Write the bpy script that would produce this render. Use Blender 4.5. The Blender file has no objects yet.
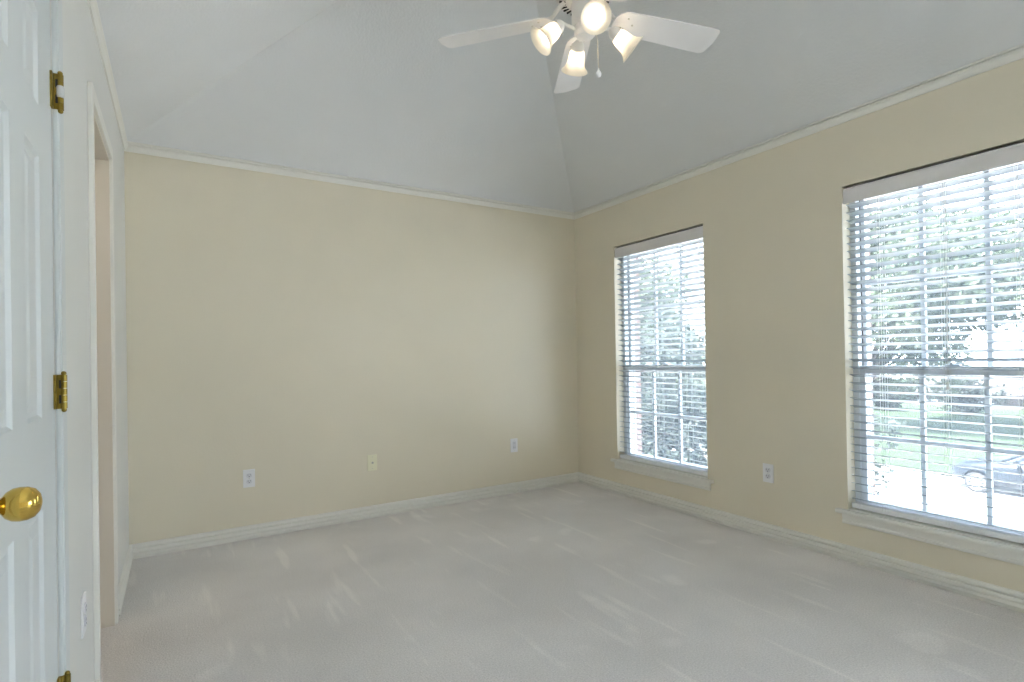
import bpy, bmesh, math, random
from mathutils import Vector, Matrix
random.seed(7)
S = bpy.context.scene
C = S.collection
PI = math.pi

# ------------------------------------------------------------------ camera, sky, exposure
R, D, L, REAR = 3.106, 3.878, -0.246, -2.80        # right wall x, back wall y, left wall x, rear wall y
HC = 2.44                                           # wall height under the vaulted ceiling
CAMZ = 1.1447
yaw, pit, rol = math.radians(31.878), math.radians(0.339), math.radians(-0.974)
fw = Vector((math.sin(yaw)*math.cos(pit), math.cos(yaw)*math.cos(pit), math.sin(pit)))
rt = Vector((math.cos(yaw), -math.sin(yaw), 0)); up = rt.cross(fw)
rt, up = math.cos(rol)*rt + math.sin(rol)*up, -math.sin(rol)*rt + math.cos(rol)*up
cam = bpy.data.cameras.new('camera'); co = bpy.data.objects.new('camera', cam); C.objects.link(co)
co.matrix_world = Matrix(((rt.x, up.x, -fw.x, 0), (rt.y, up.y, -fw.y, 0), (rt.z, up.z, -fw.z, CAMZ), (0, 0, 0, 1)))
cam.sensor_width = 36; cam.lens = 540.21/1024*36
cam.shift_x = -0.16/1024; cam.shift_y = 12.92/1024
cam.clip_start = 0.02; cam.clip_end = 300
S.camera = co

SKY = 8.0
w = bpy.data.worlds.new('sky'); S.world = w; w.use_nodes = True
wn = w.node_tree.nodes; wl = w.node_tree.links
bg = wn['Background']; bg.inputs['Strength'].default_value = SKY
tcn = wn.new('ShaderNodeTexCoord'); sep = wn.new('ShaderNodeSeparateXYZ'); rmp = wn.new('ShaderNodeValToRGB')
wl.new(tcn.outputs['Generated'], sep.inputs[0]); wl.new(sep.outputs['Z'], rmp.inputs[0]); wl.new(rmp.outputs[0], bg.inputs['Color'])
rmp.color_ramp.elements[0].color = (0.82, 0.91, 1.0, 1); rmp.color_ramp.elements[1].color = (0.62, 0.79, 1.0, 1)

sun = bpy.data.lights.new('sun', 'SUN'); sun.energy = 60; sun.angle = math.radians(1.0); sun.color = (1.0, 0.975, 0.94)
so_ = bpy.data.objects.new('sun', sun); C.objects.link(so_)
so_.rotation_euler = Vector((0.50, -0.18, -0.85)).to_track_quat('-Z', 'Y').to_euler()      # high, from behind the house, so none enters the room

def portal(loc, rot, sx, sy):
    l = bpy.data.lights.new('daylight_portal', 'AREA'); l.shape = 'RECTANGLE'; l.size = sx; l.size_y = sy
    l.cycles.is_portal = True
    o = bpy.data.objects.new('daylight_portal', l); C.objects.link(o); o.location = loc; o.rotation_euler = rot
W1 = (2.466, 3.362); W2 = (0.652, 1.548); WZ = (0.285, 2.047)     # the two window openings
W_FILL = (-2.50, -0.50)                                                 # a wider unseen one, added further along this wall for more daylight
for a, b in (W1, W2, W_FILL):
    portal((R+0.24, (a+b)/2, sum(WZ)/2), (0, PI/2, 0), WZ[1]-WZ[0], b-a)

hl = bpy.data.lights.new('hall_light', 'POINT'); hl.energy = 5; hl.color = (1.0, 0.93, 0.80); hl.shadow_soft_size = 0.08
ho = bpy.data.objects.new('hall_light', hl); C.objects.link(ho); ho.location = (-1.0, 2.1, 2.3)    # ceiling lamp of the hallway behind the left wall
BULB = 16.0
S.view_settings.view_transform = 'Standard'; S.view_settings.look = 'None'
S.view_settings.gamma = 1; S.view_settings.use_curve_mapping = False
S.view_settings.exposure = 0.74
S.cycles.max_bounces = 16; S.cycles.diffuse_bounces = 8; S.cycles.transparent_max_bounces = 24
S.cycles.transmission_bounces = 8; S.cycles.glossy_bounces = 4
S.cycles.use_denoising = True; S.cycles.sample_clamp_indirect = 8.0

# ------------------------------------------------------------------ materials
def mat(name, col, rough=0.6, metal=0.0, noise=None, bump=None, spec=0.5, **kw):
    """principled; noise=(scale, amount) varies the colour, bump=(scale, distance) roughens the surface"""
    m = bpy.data.materials.new(name); m.use_nodes = True
    n = m.node_tree.nodes; l = m.node_tree.links; b = n['Principled BSDF']
    b.inputs['Base Color'].default_value = (*col, 1); b.inputs['Roughness'].default_value = rough
    b.inputs['Metallic'].default_value = metal; b.inputs['Specular IOR Level'].default_value = spec
    tc = n.new('ShaderNodeTexCoord')
    if noise:
        t = n.new('ShaderNodeTexNoise'); t.inputs['Scale'].default_value = noise[0]; t.inputs['Detail'].default_value = 4
        r = n.new('ShaderNodeValToRGB'); a = noise[1]
        r.color_ramp.elements[0].position = 0.3; r.color_ramp.elements[1].position = 0.7
        r.color_ramp.elements[0].color = (*[c*(1-a) for c in col], 1)
        r.color_ramp.elements[1].color = (*[min(1, c*(1+a)) for c in col], 1)
        l.new(tc.outputs['Object'], t.inputs['Vector']); l.new(t.outputs[0], r.inputs[0]); l.new(r.outputs[0], b.inputs['Base Color'])
    if bump:
        t = n.new('ShaderNodeTexNoise'); t.inputs['Scale'].default_value = bump[0]; t.inputs['Detail'].default_value = 3
        u = n.new('ShaderNodeBump'); u.inputs['Distance'].default_value = bump[1]; u.inputs['Strength'].default_value = 1
        l.new(tc.outputs['Object'], t.inputs['Vector']); l.new(t.outputs[0], u.inputs['Height']); l.new(u.outputs[0], b.inputs['Normal'])
    for k, v in kw.items(): b.inputs[k].default_value = v
    return m

M = {}
M['beige'] = mat('beige_wall_paint', (0.735, 0.675, 0.54), 0.42, noise=(3, 0.015), bump=(90, 0.0006), spec=0.5)
M['offwhite'] = mat('off_white_left_wall', (0.71, 0.705, 0.67), 0.45, noise=(3, 0.015), bump=(90, 0.0006), spec=0.5)  # left wall, paler than the beige walls
M['ceil'] = mat('ceiling_paint', (0.75, 0.757, 0.76), 0.5, noise=(3, 0.015), bump=(70, 0.002), spec=0.4)
M['trim'] = mat('white_trim_paint', (0.80, 0.785, 0.73), 0.38, noise=(6, 0.01))
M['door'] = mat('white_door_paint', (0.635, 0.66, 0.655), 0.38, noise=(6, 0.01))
M['hall'] = mat('warm_hall_paint', (0.68, 0.62, 0.53), 0.6, noise=(4, 0.02))
M['brass'] = mat('polished_brass', (0.62, 0.43, 0.10), 0.12, 1.0, noise=(30, 0.08))
M['oldbrass'] = mat('brass_hinge_metal', (0.30, 0.22, 0.05), 0.3, 1.0, noise=(60, 0.25))
M['dark'] = mat('dark_recess', (0.015, 0.014, 0.013), 0.7, noise=(20, 0.1))
M['rubber'] = mat('pale_rubber', (0.62, 0.62, 0.60), 0.6, noise=(20, 0.05))
M['plate'] = mat('white_plastic', (0.82, 0.81, 0.82), 0.35, noise=(20, 0.01))
M['socket'] = mat('white_socket_plastic', (0.70, 0.69, 0.72), 0.4, noise=(20, 0.01))
M['ivory'] = mat('ivory_plastic', (0.80, 0.77, 0.58), 0.35, noise=(20, 0.02))
M['metal'] = mat('nickel', (0.6, 0.58, 0.52), 0.3, 1.0, noise=(30, 0.05))
M['vinyl'] = mat('white_window_vinyl', (0.80, 0.82, 0.84), 0.4, noise=(6, 0.01))
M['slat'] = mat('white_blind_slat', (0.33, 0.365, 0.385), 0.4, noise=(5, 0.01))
M['rail'] = mat('white_blind_rail', (0.88, 0.89, 0.90), 0.4, noise=(5, 0.01))
M['valance'] = mat('blind_valance_vinyl', (0.76, 0.735, 0.715), 0.4, noise=(5, 0.01))
M['headrail'] = mat('headrail_gap_shade', (0.03, 0.03, 0.03), 0.5, noise=(20, 0.1))  # near black, standing in for shade in the gap above the valance
M['cord'] = mat('blind_cord', (0.70, 0.70, 0.68), 0.8, noise=(50, 0.05))
M['fan'] = mat('white_fan_enamel', (0.80, 0.78, 0.75), 0.3, noise=(8, 0.01))
M['blade'] = mat('white_blade_laminate', (0.82, 0.80, 0.79), 0.4, noise=(8, 0.015))
M['chain'] = mat('pull_chain_metal', (0.75, 0.70, 0.60), 0.3, 1.0, noise=(80, 0.1))

def carpet():
    m = bpy.data.materials.new('cut_pile_carpet'); m.use_nodes = True
    n = m.node_tree.nodes; l = m.node_tree.links; b = n['Principled BSDF']
    b.inputs['Roughness'].default_value = 0.95; b.inputs['Specular IOR Level'].default_value = 0.1
    b.inputs['Sheen Weight'].default_value = 0.15; b.inputs['Sheen Roughness'].default_value = 0.5
    tc = n.new('ShaderNodeTexCoord')
    def noise(scale, det, sx=1, sy=1, rz=0.0, rough=0.5):
        mp = n.new('ShaderNodeMapping'); mp.inputs['Scale'].default_value = (sx, sy, 1); mp.inputs['Rotation'].default_value = (0, 0, rz)
        t = n.new('ShaderNodeTexNoise'); t.inputs['Scale'].default_value = scale; t.inputs['Detail'].default_value = det
        t.inputs['Roughness'].default_value = rough
        l.new(tc.outputs['Object'], mp.inputs[0]); l.new(mp.outputs[0], t.inputs['Vector']); return t.outputs[0]
    def ramp(src, p0, p1, c0, c1):
        r = n.new('ShaderNodeValToRGB'); r.color_ramp.elements[0].position = p0; r.color_ramp.elements[1].position = p1
        r.color_ramp.elements[0].color = (*c0, 1); r.color_ramp.elements[1].color = (*c1, 1); l.new(src, r.inputs[0]); return r.outputs[0]
    def mix(f, a, bb, kind='MIX'):
        x = n.new('ShaderNodeMix'); x.data_type = 'RGBA'; x.blend_type = kind
        if isinstance(f, float): x.inputs[0].default_value = f
        else: l.new(f, x.inputs[0])
        l.new(a, x.inputs[6]); l.new(bb, x.inputs[7]); return x.outputs[2]
    pile = noise(150, 3, rough=0.7)
    fine = ramp(pile, 0.3, 0.7, (0.67, 0.64, 0.62), (0.90, 0.865, 0.84))
    big = ramp(noise(1.6, 3), 0.35, 0.65, (0.93, 0.93, 0.93), (1.06, 1.06, 1.06))
    col = mix(1.0, fine, big, 'MULTIPLY')
    # vacuum strokes and footprints pressed into the nap: thin pale streaks running from the back wall into the room
    streak = noise(2.2, 2, 6.0, 0.8, -0.35)
    st = ramp(streak, 0.60, 0.70, (1, 1, 1), (1.10, 1.10, 1.09))
    foot = ramp(noise(3.4, 1.5, 1, 1), 0.66, 0.72, (1, 1, 1), (1.08, 1.08, 1.08))
    col = mix(1.0, col, st, 'MULTIPLY'); col = mix(1.0, col, foot, 'MULTIPLY')
    l.new(col, b.inputs['Base Color'])
    u = n.new('ShaderNodeBump'); u.inputs['Distance'].default_value = 0.006; u.inputs['Strength'].default_value = 0.9
    l.new(pile, u.inputs['Height']); l.new(u.outputs[0], b.inputs['Normal'])
    return m
M['carpet'] = carpet()

def glass():
    m = bpy.data.materials.new('window_glass'); m.use_nodes = True
    n = m.node_tree.nodes; l = m.node_tree.links; n.remove(n['Principled BSDF'])
    t = n.new('ShaderNodeBsdfTransparent'); t.inputs[0].default_value = (0.94, 0.95, 0.96, 1)
    g = n.new('ShaderNodeBsdfGlossy'); g.inputs['Roughness'].default_value = 0.0
    f = n.new('ShaderNodeLayerWeight'); p = n.new('ShaderNodeMath'); p.operation = 'POWER'; p.inputs[1].default_value = 4
    q = n.new('ShaderNodeMath'); q.operation = 'MULTIPLY_ADD'; q.inputs[1].default_value = 0.6; q.inputs[2].default_value = 0.035
    l.new(f.outputs['Facing'], p.inputs[0]); l.new(p.outputs[0], q.inputs[0])
    x = n.new('ShaderNodeMixShader'); l.new(q.outputs[0], x.inputs[0]); l.new(t.outputs[0], x.inputs[1]); l.new(g.outputs[0], x.inputs[2])
    l.new(x.outputs[0], n['Material Output'].inputs[0]); return m
M['glass'] = glass()
def haze_veil():  # translucent veil that lays haze over the view outdoors
    m = bpy.data.materials.new('window_haze'); m.use_nodes = True
    n = m.node_tree.nodes; l = m.node_tree.links; n.remove(n['Principled BSDF'])
    t = n.new('ShaderNodeBsdfTransparent'); d = n.new('ShaderNodeBsdfTranslucent'); d.inputs[0].default_value = (0.125, 0.142, 0.158, 1)
    x = n.new('ShaderNodeMixShader'); x.inputs[0].default_value = 0.25
    l.new(t.outputs[0], x.inputs[1]); l.new(d.outputs[0], x.inputs[2]); l.new(x.outputs[0], n['Material Output'].inputs[0]); return m
M['haze_veil'] = haze_veil()

def frosted():
    m = bpy.data.materials.new('frosted_lamp_glass'); m.use_nodes = True
    n = m.node_tree.nodes; l = m.node_tree.links; b = n['Principled BSDF']
    b.inputs['Base Color'].default_value = (0.86, 0.83, 0.77, 1); b.inputs['Roughness'].default_value = 0.35
    t = n.new('ShaderNodeBsdfTranslucent'); t.inputs[0].default_value = (0.95, 0.91, 0.83, 1)
    x = n.new('ShaderNodeMixShader'); x.inputs[0].default_value = 0.55
    l.new(b.outputs[0], x.inputs[1]); l.new(t.outputs[0], x.inputs[2]); l.new(x.outputs[0], n['Material Output'].inputs[0]); return m
M['frost'] = frosted()

def emit(name, col, st):
    m = bpy.data.materials.new(name); m.use_nodes = True
    n = m.node_tree.nodes; l = m.node_tree.links; n.remove(n['Principled BSDF'])
    e = n.new('ShaderNodeEmission'); e.inputs[0].default_value = (*col, 1); e.inputs[1].default_value = st
    l.new(e.outputs[0], n['Material Output'].inputs[0]); return m
M['bulb'] = emit('lit_bulb', (1.0, 0.86, 0.68), BULB)

def brick(name, c1, c2, mortar, s=1.0):
    m = bpy.data.materials.new(name); m.use_nodes = True
    n = m.node_tree.nodes; l = m.node_tree.links; b = n['Principled BSDF']; b.inputs['Roughness'].default_value = 0.9
    tc = n.new('ShaderNodeTexCoord'); sp = n.new('ShaderNodeSeparateXYZ'); ad = n.new('ShaderNodeMath'); cb = n.new('ShaderNodeCombineXYZ')
    l.new(tc.outputs['Object'], sp.inputs[0]); l.new(sp.outputs['X'], ad.inputs[0]); l.new(sp.outputs['Y'], ad.inputs[1])
    l.new(ad.outputs[0], cb.inputs[0]); l.new(sp.outputs['Z'], cb.inputs[1])
    k = n.new('ShaderNodeTexBrick'); k.inputs['Scale'].default_value = 1/s
    k.inputs['Color1'].default_value = (*c1, 1); k.inputs['Color2'].default_value = (*c2, 1); k.inputs['Mortar'].default_value = (*mortar, 1)
    k.inputs['Brick Width'].default_value = 0.2; k.inputs['Row Height'].default_value = 0.067; k.inputs['Mortar Size'].default_value = 0.008
    l.new(cb.outputs[0], k.inputs['Vector']); l.new(k.outputs[0], b.inputs['Base Color']); return m
M['brick'] = brick('pink_brick', (0.24, 0.15, 0.12), (0.19, 0.12, 0.10), (0.26, 0.24, 0.22))
M['lawn'] = mat('lawn_grass', (0.020, 0.031, 0.016), 0.95, noise=(0.6, 0.18), bump=(8, 0.05), spec=0.1)
M['street'] = mat('pale_concrete', (0.48, 0.47, 0.455), 0.9, noise=(0.8, 0.05), spec=0.2)
M['bark'] = mat('tree_bark', (0.05, 0.042, 0.036), 0.9, noise=(6, 0.3))
def leafmat(name, c):
    m = bpy.data.materials.new(name); m.use_nodes = True
    n = m.node_tree.nodes; l = m.node_tree.links; b = n['Principled BSDF']; b.inputs['Roughness'].default_value = 0.6
    tc = n.new('ShaderNodeTexCoord'); t = n.new('ShaderNodeTexNoise'); t.inputs['Scale'].default_value = 2.5; t.inputs['Detail'].default_value = 5
    r = n.new('ShaderNodeValToRGB'); r.color_ramp.elements[0].position = 0.35; r.color_ramp.elements[1].position = 0.65
    r.color_ramp.elements[0].color = (*[x*0.6 for x in c], 1); r.color_ramp.elements[1].color = (*[x*1.4 for x in c], 1)
    l.new(tc.outputs['Object'], t.inputs['Vector']); l.new(t.outputs[0], r.inputs[0]); l.new(r.outputs[0], b.inputs['Base Color'])
    tr = n.new('ShaderNodeBsdfTranslucent'); l.new(r.outputs[0], tr.inputs[0])
    x = n.new('ShaderNodeMixShader'); x.inputs[0].default_value = 0.4
    l.new(b.outputs[0], x.inputs[1]); l.new(tr.outputs[0], x.inputs[2]); l.new(x.outputs[0], n['Material Output'].inputs[0]); return m
M['leaf'] = leafmat('broad_leaf', (0.070, 0.092, 0.055))
M['leafdark'] = leafmat('dark_leaf', (0.030, 0.042, 0.033))
M['leafhedge'] = leafmat('hedge_leaf', (0.017, 0.024, 0.017))
M['carpaint'] = mat('slate_car_paint', (0.006, 0.009, 0.013), 0.4, 0.0, noise=(3, 0.05), spec=0.25)
M['tire'] = mat('tyre_rubber', (0.008, 0.008, 0.009), 0.8, noise=(10, 0.1))
M['alloy'] = mat('alloy_wheel', (0.16, 0.17, 0.18), 0.4, 0.0, noise=(10, 0.03))
M['carglass'] = mat('tinted_car_glass', (0.05, 0.06, 0.07), 0.08, noise=(2, 0.05), spec=0.8)
M['lamp'] = mat('headlight_lens', (0.55, 0.58, 0.60), 0.15, noise=(20, 0.1))
M['roof'] = mat('grey_shingle_roof', (0.05, 0.047, 0.046), 0.9, noise=(3, 0.15))
M['housewall'] = mat('far_house_siding', (0.075, 0.06, 0.055), 0.9, noise=(1.5, 0.05))

# ------------------------------------------------------------------ mesh helpers
class MB:
    def __init__(s): s.v = []; s.f = []
    def add(s, vs, fs, mtx=None):
        o = len(s.v)
        s.v += [tuple(mtx @ Vector(v)) if mtx else tuple(v) for v in vs]
        s.f += [tuple(i+o for i in f) for f in fs]; return s
    def box(s, a, b, bev=0.0, mtx=None):
        bm = bmesh.new(); bmesh.ops.create_cube(bm, size=1)
        for v in bm.verts: v.co = Vector([a[i] + (v.co[i]+0.5)*(b[i]-a[i]) for i in range(3)])
        if bev: bmesh.ops.bevel(bm, geom=bm.edges[:], offset=bev, segments=2, affect='EDGES', profile=0.6)
        return s.bm(bm, mtx)
    def bm(s, bm, mtx=None):
        bm.normal_update(); bm.verts.index_update()
        s.add([v.co.copy() for v in bm.verts], [[v.index for v in f.verts] for f in bm.faces], mtx); bm.free(); return s
    def lathe(s, prof, n=32, mtx=None, cap=True):
        vs, fs = [], []
        for r, z in prof:
            for k in range(n): vs.append((r*math.cos(2*PI*k/n), r*math.sin(2*PI*k/n), z))
        for i in range(len(prof)-1):
            for k in range(n):
                k2 = (k+1) % n; fs.append((i*n+k, i*n+k2, (i+1)*n+k2, (i+1)*n+k))
        if cap: fs.append(tuple(range(n))[::-1]); fs.append(tuple((len(prof)-1)*n+k for k in range(n)))
        return s.add(vs, fs, mtx)
    def tube(s, pts, r, n=8):
        pts = [Vector(p) for p in pts]; rs = r if isinstance(r, (list, tuple)) else [r]*len(pts)
        vs, fs = [], []; prev = None
        for i, p in enumerate(pts):
            t = (pts[min(i+1, len(pts)-1)] - pts[max(i-1, 0)]).normalized()
            a = prev if prev else (Vector((0, 0, 1)) if abs(t.z) < 0.9 else Vector((1, 0, 0)))
            x = (a - t*a.dot(t)).normalized(); y = t.cross(x); prev = x
            for k in range(n): vs.append(p + rs[i]*(x*math.cos(2*PI*k/n) + y*math.sin(2*PI*k/n)))
        for i in range(len(pts)-1):
            for k in range(n): k2 = (k+1) % n; fs.append((i*n+k, i*n+k2, (i+1)*n+k2, (i+1)*n+k))
        fs.append(tuple(range(n))[::-1]); fs.append(tuple((len(pts)-1)*n+k for k in range(n)))
        return s.add(vs, fs)
    def sphere(s, c, r, n=20, sc=(1, 1, 1)):
        bm = bmesh.new(); bmesh.ops.create_uvsphere(bm, u_segments=n, v_segments=n//2, radius=r)
        return s.bm(bm, Matrix.Translation(c) @ Matrix.Diagonal((*sc, 1)))
    def run(s, prof, A, B, inward, ma=1, mb=1):
        """sweep a profile of (depth, z) from A to B (xy); inward = direction the depth goes; mitred ends"""
        A, B, inw = Vector((*A, 0)), Vector((*B, 0)), Vector((*inward, 0)); t = (B-A).normalized(); n = len(prof)
        vs = [A + inw*d + t*d*ma + Vector((0, 0, z)) for d, z in prof] + [B + inw*d - t*d*mb + Vector((0, 0, z)) for d, z in prof]
        fs = [(i, (i+1) % n, n+(i+1) % n, n+i) for i in range(n)] + [tuple(range(n))[::-1], tuple(range(n, 2*n))]
        return s.add(vs, fs)
    def holed(s, us, vs_, solid, P, thick):
        """slab over the grid us x vs_; solid(i,j) tells which cells exist; P(u,v,d) gives the point at depth d"""
        nu, nv = len(us)-1, len(vs_)-1
        ok = lambda i, j: 0 <= i < nu and 0 <= j < nv and solid(i, j)
        for i in range(nu):
            for j in range(nv):
                if not ok(i, j): continue
                u0, u1, v0, v1 = us[i], us[i+1], vs_[j], vs_[j+1]
                q = [(u0, v0), (u1, v0), (u1, v1), (u0, v1)]
                for d in (0, thick): s.add([P(u, v, d) for u, v in q], [(0, 1, 2, 3)])
                for k, (di, dj) in enumerate(((0, -1), (1, 0), (0, 1), (-1, 0))):
                    if not ok(i+di, j+dj):
                        a, b = q[k], q[(k+1) % 4]
                        s.add([P(*a, 0), P(*b, 0), P(*b, thick), P(*a, thick)], [(0, 1, 2, 3)])
        return s
    def build(s, name, material, parent=None, smooth=False, merge=True, **props):
        me = bpy.data.meshes.new(name); me.from_pydata(s.v, [], s.f)
        if merge:
            bm = bmesh.new(); bm.from_mesh(me); bmesh.ops.remove_doubles(bm, verts=bm.verts, dist=1e-6)
            bmesh.ops.recalc_face_normals(bm, faces=bm.faces); bm.to_mesh(me); bm.free()
        me.materials.append(material)
        if smooth:
            me.shade_smooth(); me.set_sharp_from_angle(angle=math.radians(smooth if smooth > 1 else 35))
        o = bpy.data.objects.new(name, me); C.objects.link(o)
        if parent: o.parent = parent
        for k, v in props.items(): o[k] = v
        return o
def empty(name, loc=(0, 0, 0), rz=0, **props):
    o = bpy.data.objects.new(name, None); C.objects.link(o); o.location = loc; o.rotation_euler = (0, 0, rz); o.empty_display_size = 0.1
    for k, v in props.items(): o[k] = v
    return o
ST = dict(kind='structure')

# ------------------------------------------------------------------ room shell
WT = 0.11
DOOR = (1.004, 1.676, 2.045)             # closed door in the left wall: y from, y to, head height
OPN = (2.325, 2.955, 2.05)               # cased opening in the left wall
MB().box((-1.75, REAR-0.12, -0.06), (R+0.10, D+0.12, 0)).build('floor', M['carpet'], **ST)
MB().box((L-WT, D, 0), (R+WT, D+0.11, HC+0.03)).build('wall_back', M['beige'], **ST)
us = [REAR-0.1, W_FILL[0], W_FILL[1], W2[0], W2[1], W1[0], W1[1], D]; vs = [0, WZ[0], WZ[1], HC+0.03]
MB().holed(us, vs, lambda i, j: not (j == 1 and i in (1, 3, 5)), lambda u, v, d: (R+d, u, v), 0.10).build('wall_right', M['beige'], **ST)
us = [REAR-0.1, DOOR[0], DOOR[1], OPN[0], OPN[1], D]; vs = [0, DOOR[2], OPN[2], HC+0.03]
MB().holed(us, vs, lambda i, j: not ((i == 1 and j == 0) or (i == 3 and j < 2)), lambda u, v, d: (L-d, u, v), WT).build('wall_left', M['offwhite'], **ST)
MB().box((L-WT, REAR-0.11, 0), (R, REAR, HC+0.03)).build('wall_rear', M['beige'], **ST)
# hallway behind the left wall, glimpsed through the opening
hb = MB()
hb.box((-1.75, 0.8, 0), (-1.65, 3.6, 2.6)); hb.box((-1.65, 0.7, 0), (L-WT, 0.8, 2.6)); hb.box((-1.65, 3.5, 0), (L-WT, 3.6, 2.6))
hb.box((-1.75, 0.7, 2.45), (L-WT, 3.6, 2.6)); hb.build('wall_hallway', M['hall'], **ST)
# painted returns lining the opening
jb = MB(); jb.box((L-WT, OPN[1]-0.012, 0), (L+0.004, OPN[1], OPN[2])); jb.box((L-WT, OPN[0], 0), (L+0.004, OPN[0]+0.012, OPN[2]))
jb.box((L-WT, OPN[0], OPN[2]-0.012), (L+0.004, OPN[1], OPN[2])); jb.build('trim_7', M['hall'], **ST)
# vaulted (hipped) ceiling: four slopes up to a small flat
Z0, SL, ZT = HC+0.004, 0.605, 3.30; t = (ZT-Z0)/SL
lo = [(L, REAR, Z0), (R, REAR, Z0), (R, D, Z0), (L, D, Z0)]
hi = [(L+t, REAR+t, ZT), (R-t, REAR+t, ZT), (R-t, D-t, ZT), (L+t, D-t, ZT)]
cm = MB().add(lo+hi, [(0, 1, 5, 4), (1, 2, 6, 5), (2, 3, 7, 6), (3, 0, 4, 7), (4, 5, 6, 7)])
ce = cm.build('ceiling', M['ceil'], **ST)
sm = ce.modifiers.new('thickness', 'SOLIDIFY'); sm.thickness = 0.06; sm.offset = -1
for p_ in ce.data.polygons:
    if p_.normal.z > 0: p_.flip()
ce.modifiers['thickness'].offset = -1

# baseboards: three beads; crown: small cove with a shadow quirk under the ceiling
BASE = [(0, 0), (0.007, 0), (0.007, 0.016), (0.020, 0.018), (0.021, 0.023), (0.015, 0.032), (0.005, 0.035), (0.005, 0.0415), (0.019, 0.0425),
        (0.0195, 0.047), (0.016, 0.058), (0.005, 0.0605), (0.005, 0.067), (0.0165, 0.068), (0.017, 0.073), (0.012, 0.083), (0, 0.087)]
CROWN = [(0, HC-0.048), (0.007, HC-0.048), (0.008, HC-0.042), (0.011, HC-0.038), (0.013, HC-0.031), (0.019, HC-0.024), (0.022, HC-0.022),
         (0.022, HC-0.015), (0.002, HC-0.014), (0.002, HC-0.001), (0.014, HC), (0.014, HC+0.010), (0, HC+0.004)]
MB().run(BASE, (L, D), (R, D), (0, -1)).build('baseboard_back', M['trim'], smooth=40, **ST)
MB().run(BASE, (R, D), (R, REAR), (-1, 0)).build('baseboard_right', M['trim'], smooth=40, **ST)
MB().run(BASE, (R, REAR), (L, REAR), (0, 1)).build('baseboard_rear', M['trim'], smooth=40, **ST)
CW, CT = 0.032, 0.016                     # casing width and thickness
lb = MB(); lb.run(BASE, (L, REAR), (L, DOOR[0]-CW), (1, 0), 1, 0); lb.run(BASE, (L, DOOR[1]+0.10), (L, OPN[0]-CW), (1, 0), 0, 0)
lb.run(BASE, (L, OPN[1]+CW), (L, D), (1, 0), 0, 1); lb.build('baseboard_left', M['trim'], smooth=40, **ST)
for nm, A, B, inw in (('trim_1', (L, D), (R, D), (0, -1)), ('trim_2', (R, D), (R, REAR), (-1, 0)), ('trim_3', (R, REAR), (L, REAR), (0, 1)), ('trim_4', (L, REAR), (L, D), (1, 0))):
    MB().run(CROWN, A, B, inw).build(nm, M['trim'], smooth=40, **ST)
def casing(name, y0, y1, zt, wid, th, head=None):
    m = MB(); hd = head or wid
    def leg(a, b, z0, z1): m.box((L, a, z0), (L+th, b, z1), 0.003)
    leg(y0-wid, y0, 0, zt+hd); leg(y1, y1+wid, 0, zt+hd)
    m.box((L, y0, zt), (L+th, y1, zt+hd), 0.003)
    # a narrower step next to the opening
    if name == 'trim_5': m.box((L+th-0.001, y0-0.022, 0), (L+th+0.003, y0-0.004, zt+0.02), 0.001); m.box((L+th-0.001, y1+0.006, 0), (L+th+0.003, y1+0.022, zt+0.02), 0.001)
    return m.build(name, M['trim'] if name == 'trim_6' else M['door'], **ST)
casing('trim_5', DOOR[0], DOOR[1], DOOR[2], 0.085, 0.010)
casing('trim_6', OPN[0], OPN[1], OPN[2], CW, CT, 0.052)

# ------------------------------------------------------------------ the six-panel door
DY0, DY1, DZ0, DZ1 = DOOR[0]+0.002, DOOR[1]-0.002, 0.012, DOOR[2]-0.006
def six_panel():
    m = MB(); X = L - 0.002
    ys = [DY0, 1.150, 1.284, 1.396, 1.532, DY1]
    zs = [DZ0, 0.24, 0.835, 1.030, 1.600, 1.708, 1.913, DZ1]
    def P(y, z, d): return (X-d, y, z)
    for i in range(5):
        for j in range(7):
            y0, y1, z0, z1 = ys[i], ys[i+1], zs[j], zs[j+1]
            if i in (1, 3) and j in (1, 3, 5):
                rings = [(0, 0), (0.008, 0.0065), (0.018, 0.0075), (0.040, 0.002)]
                for k in range(len(rings)-1):
                    (a, da), (b, db) = rings[k], rings[k+1]
                    o = [(y0+a, z0+a), (y1-a, z0+a), (y1-a, z1-a), (y0+a, z1-a)]; n_ = [(y0+b, z0+b), (y1-b, z0+b), (y1-b, z1-b), (y0+b, z1-b)]
                    for e in range(4):
                        f = (e+1) % 4; m.add([P(*o[e], da), P(*o[f], da), P(*n_[f], db), P(*n_[e], db)], [(0, 1, 2, 3)])
                b, db = rings[-1]
                m.add([P(y0+b, z0+b, db), P(y1-b, z0+b, db), P(y1-b, z1-b, db), P(y0+b, z1-b, db)], [(0, 1, 2, 3)])
            else: m.add([P(y0, z0, 0), P(y1, z0, 0), P(y1, z1, 0), P(y0, z1, 0)], [(0, 1, 2, 3)])
    m.add([P(DY0, DZ0, 0), P(DY1, DZ0, 0), P(DY1, DZ1, 0), P(DY0, DZ1, 0), P(DY0, DZ0, .035), P(DY1, DZ0, .035), P(DY1, DZ1, .035), P(DY0, DZ1, .035)],
          [(4, 5, 6, 7), (0, 1, 5, 4), (1, 2, 6, 5), (2, 3, 7, 6), (3, 0, 4, 7)])
    return m.build('door_1', M['door'], **ST)
door = six_panel()
jm = MB(); jm.box((L-WT, DOOR[0]-0.001, 0), (L-0.040, DOOR[0]+0.012, DOOR[2])); jm.box((L-WT, DOOR[1]-0.012, 0), (L-0.040, DOOR[1]+0.001, DOOR[2])); jm.box((L-0.040, DOOR[1]-0.0008, 0), (L-0.004, DOOR[1]+0.001, DOOR[2]))
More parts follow.
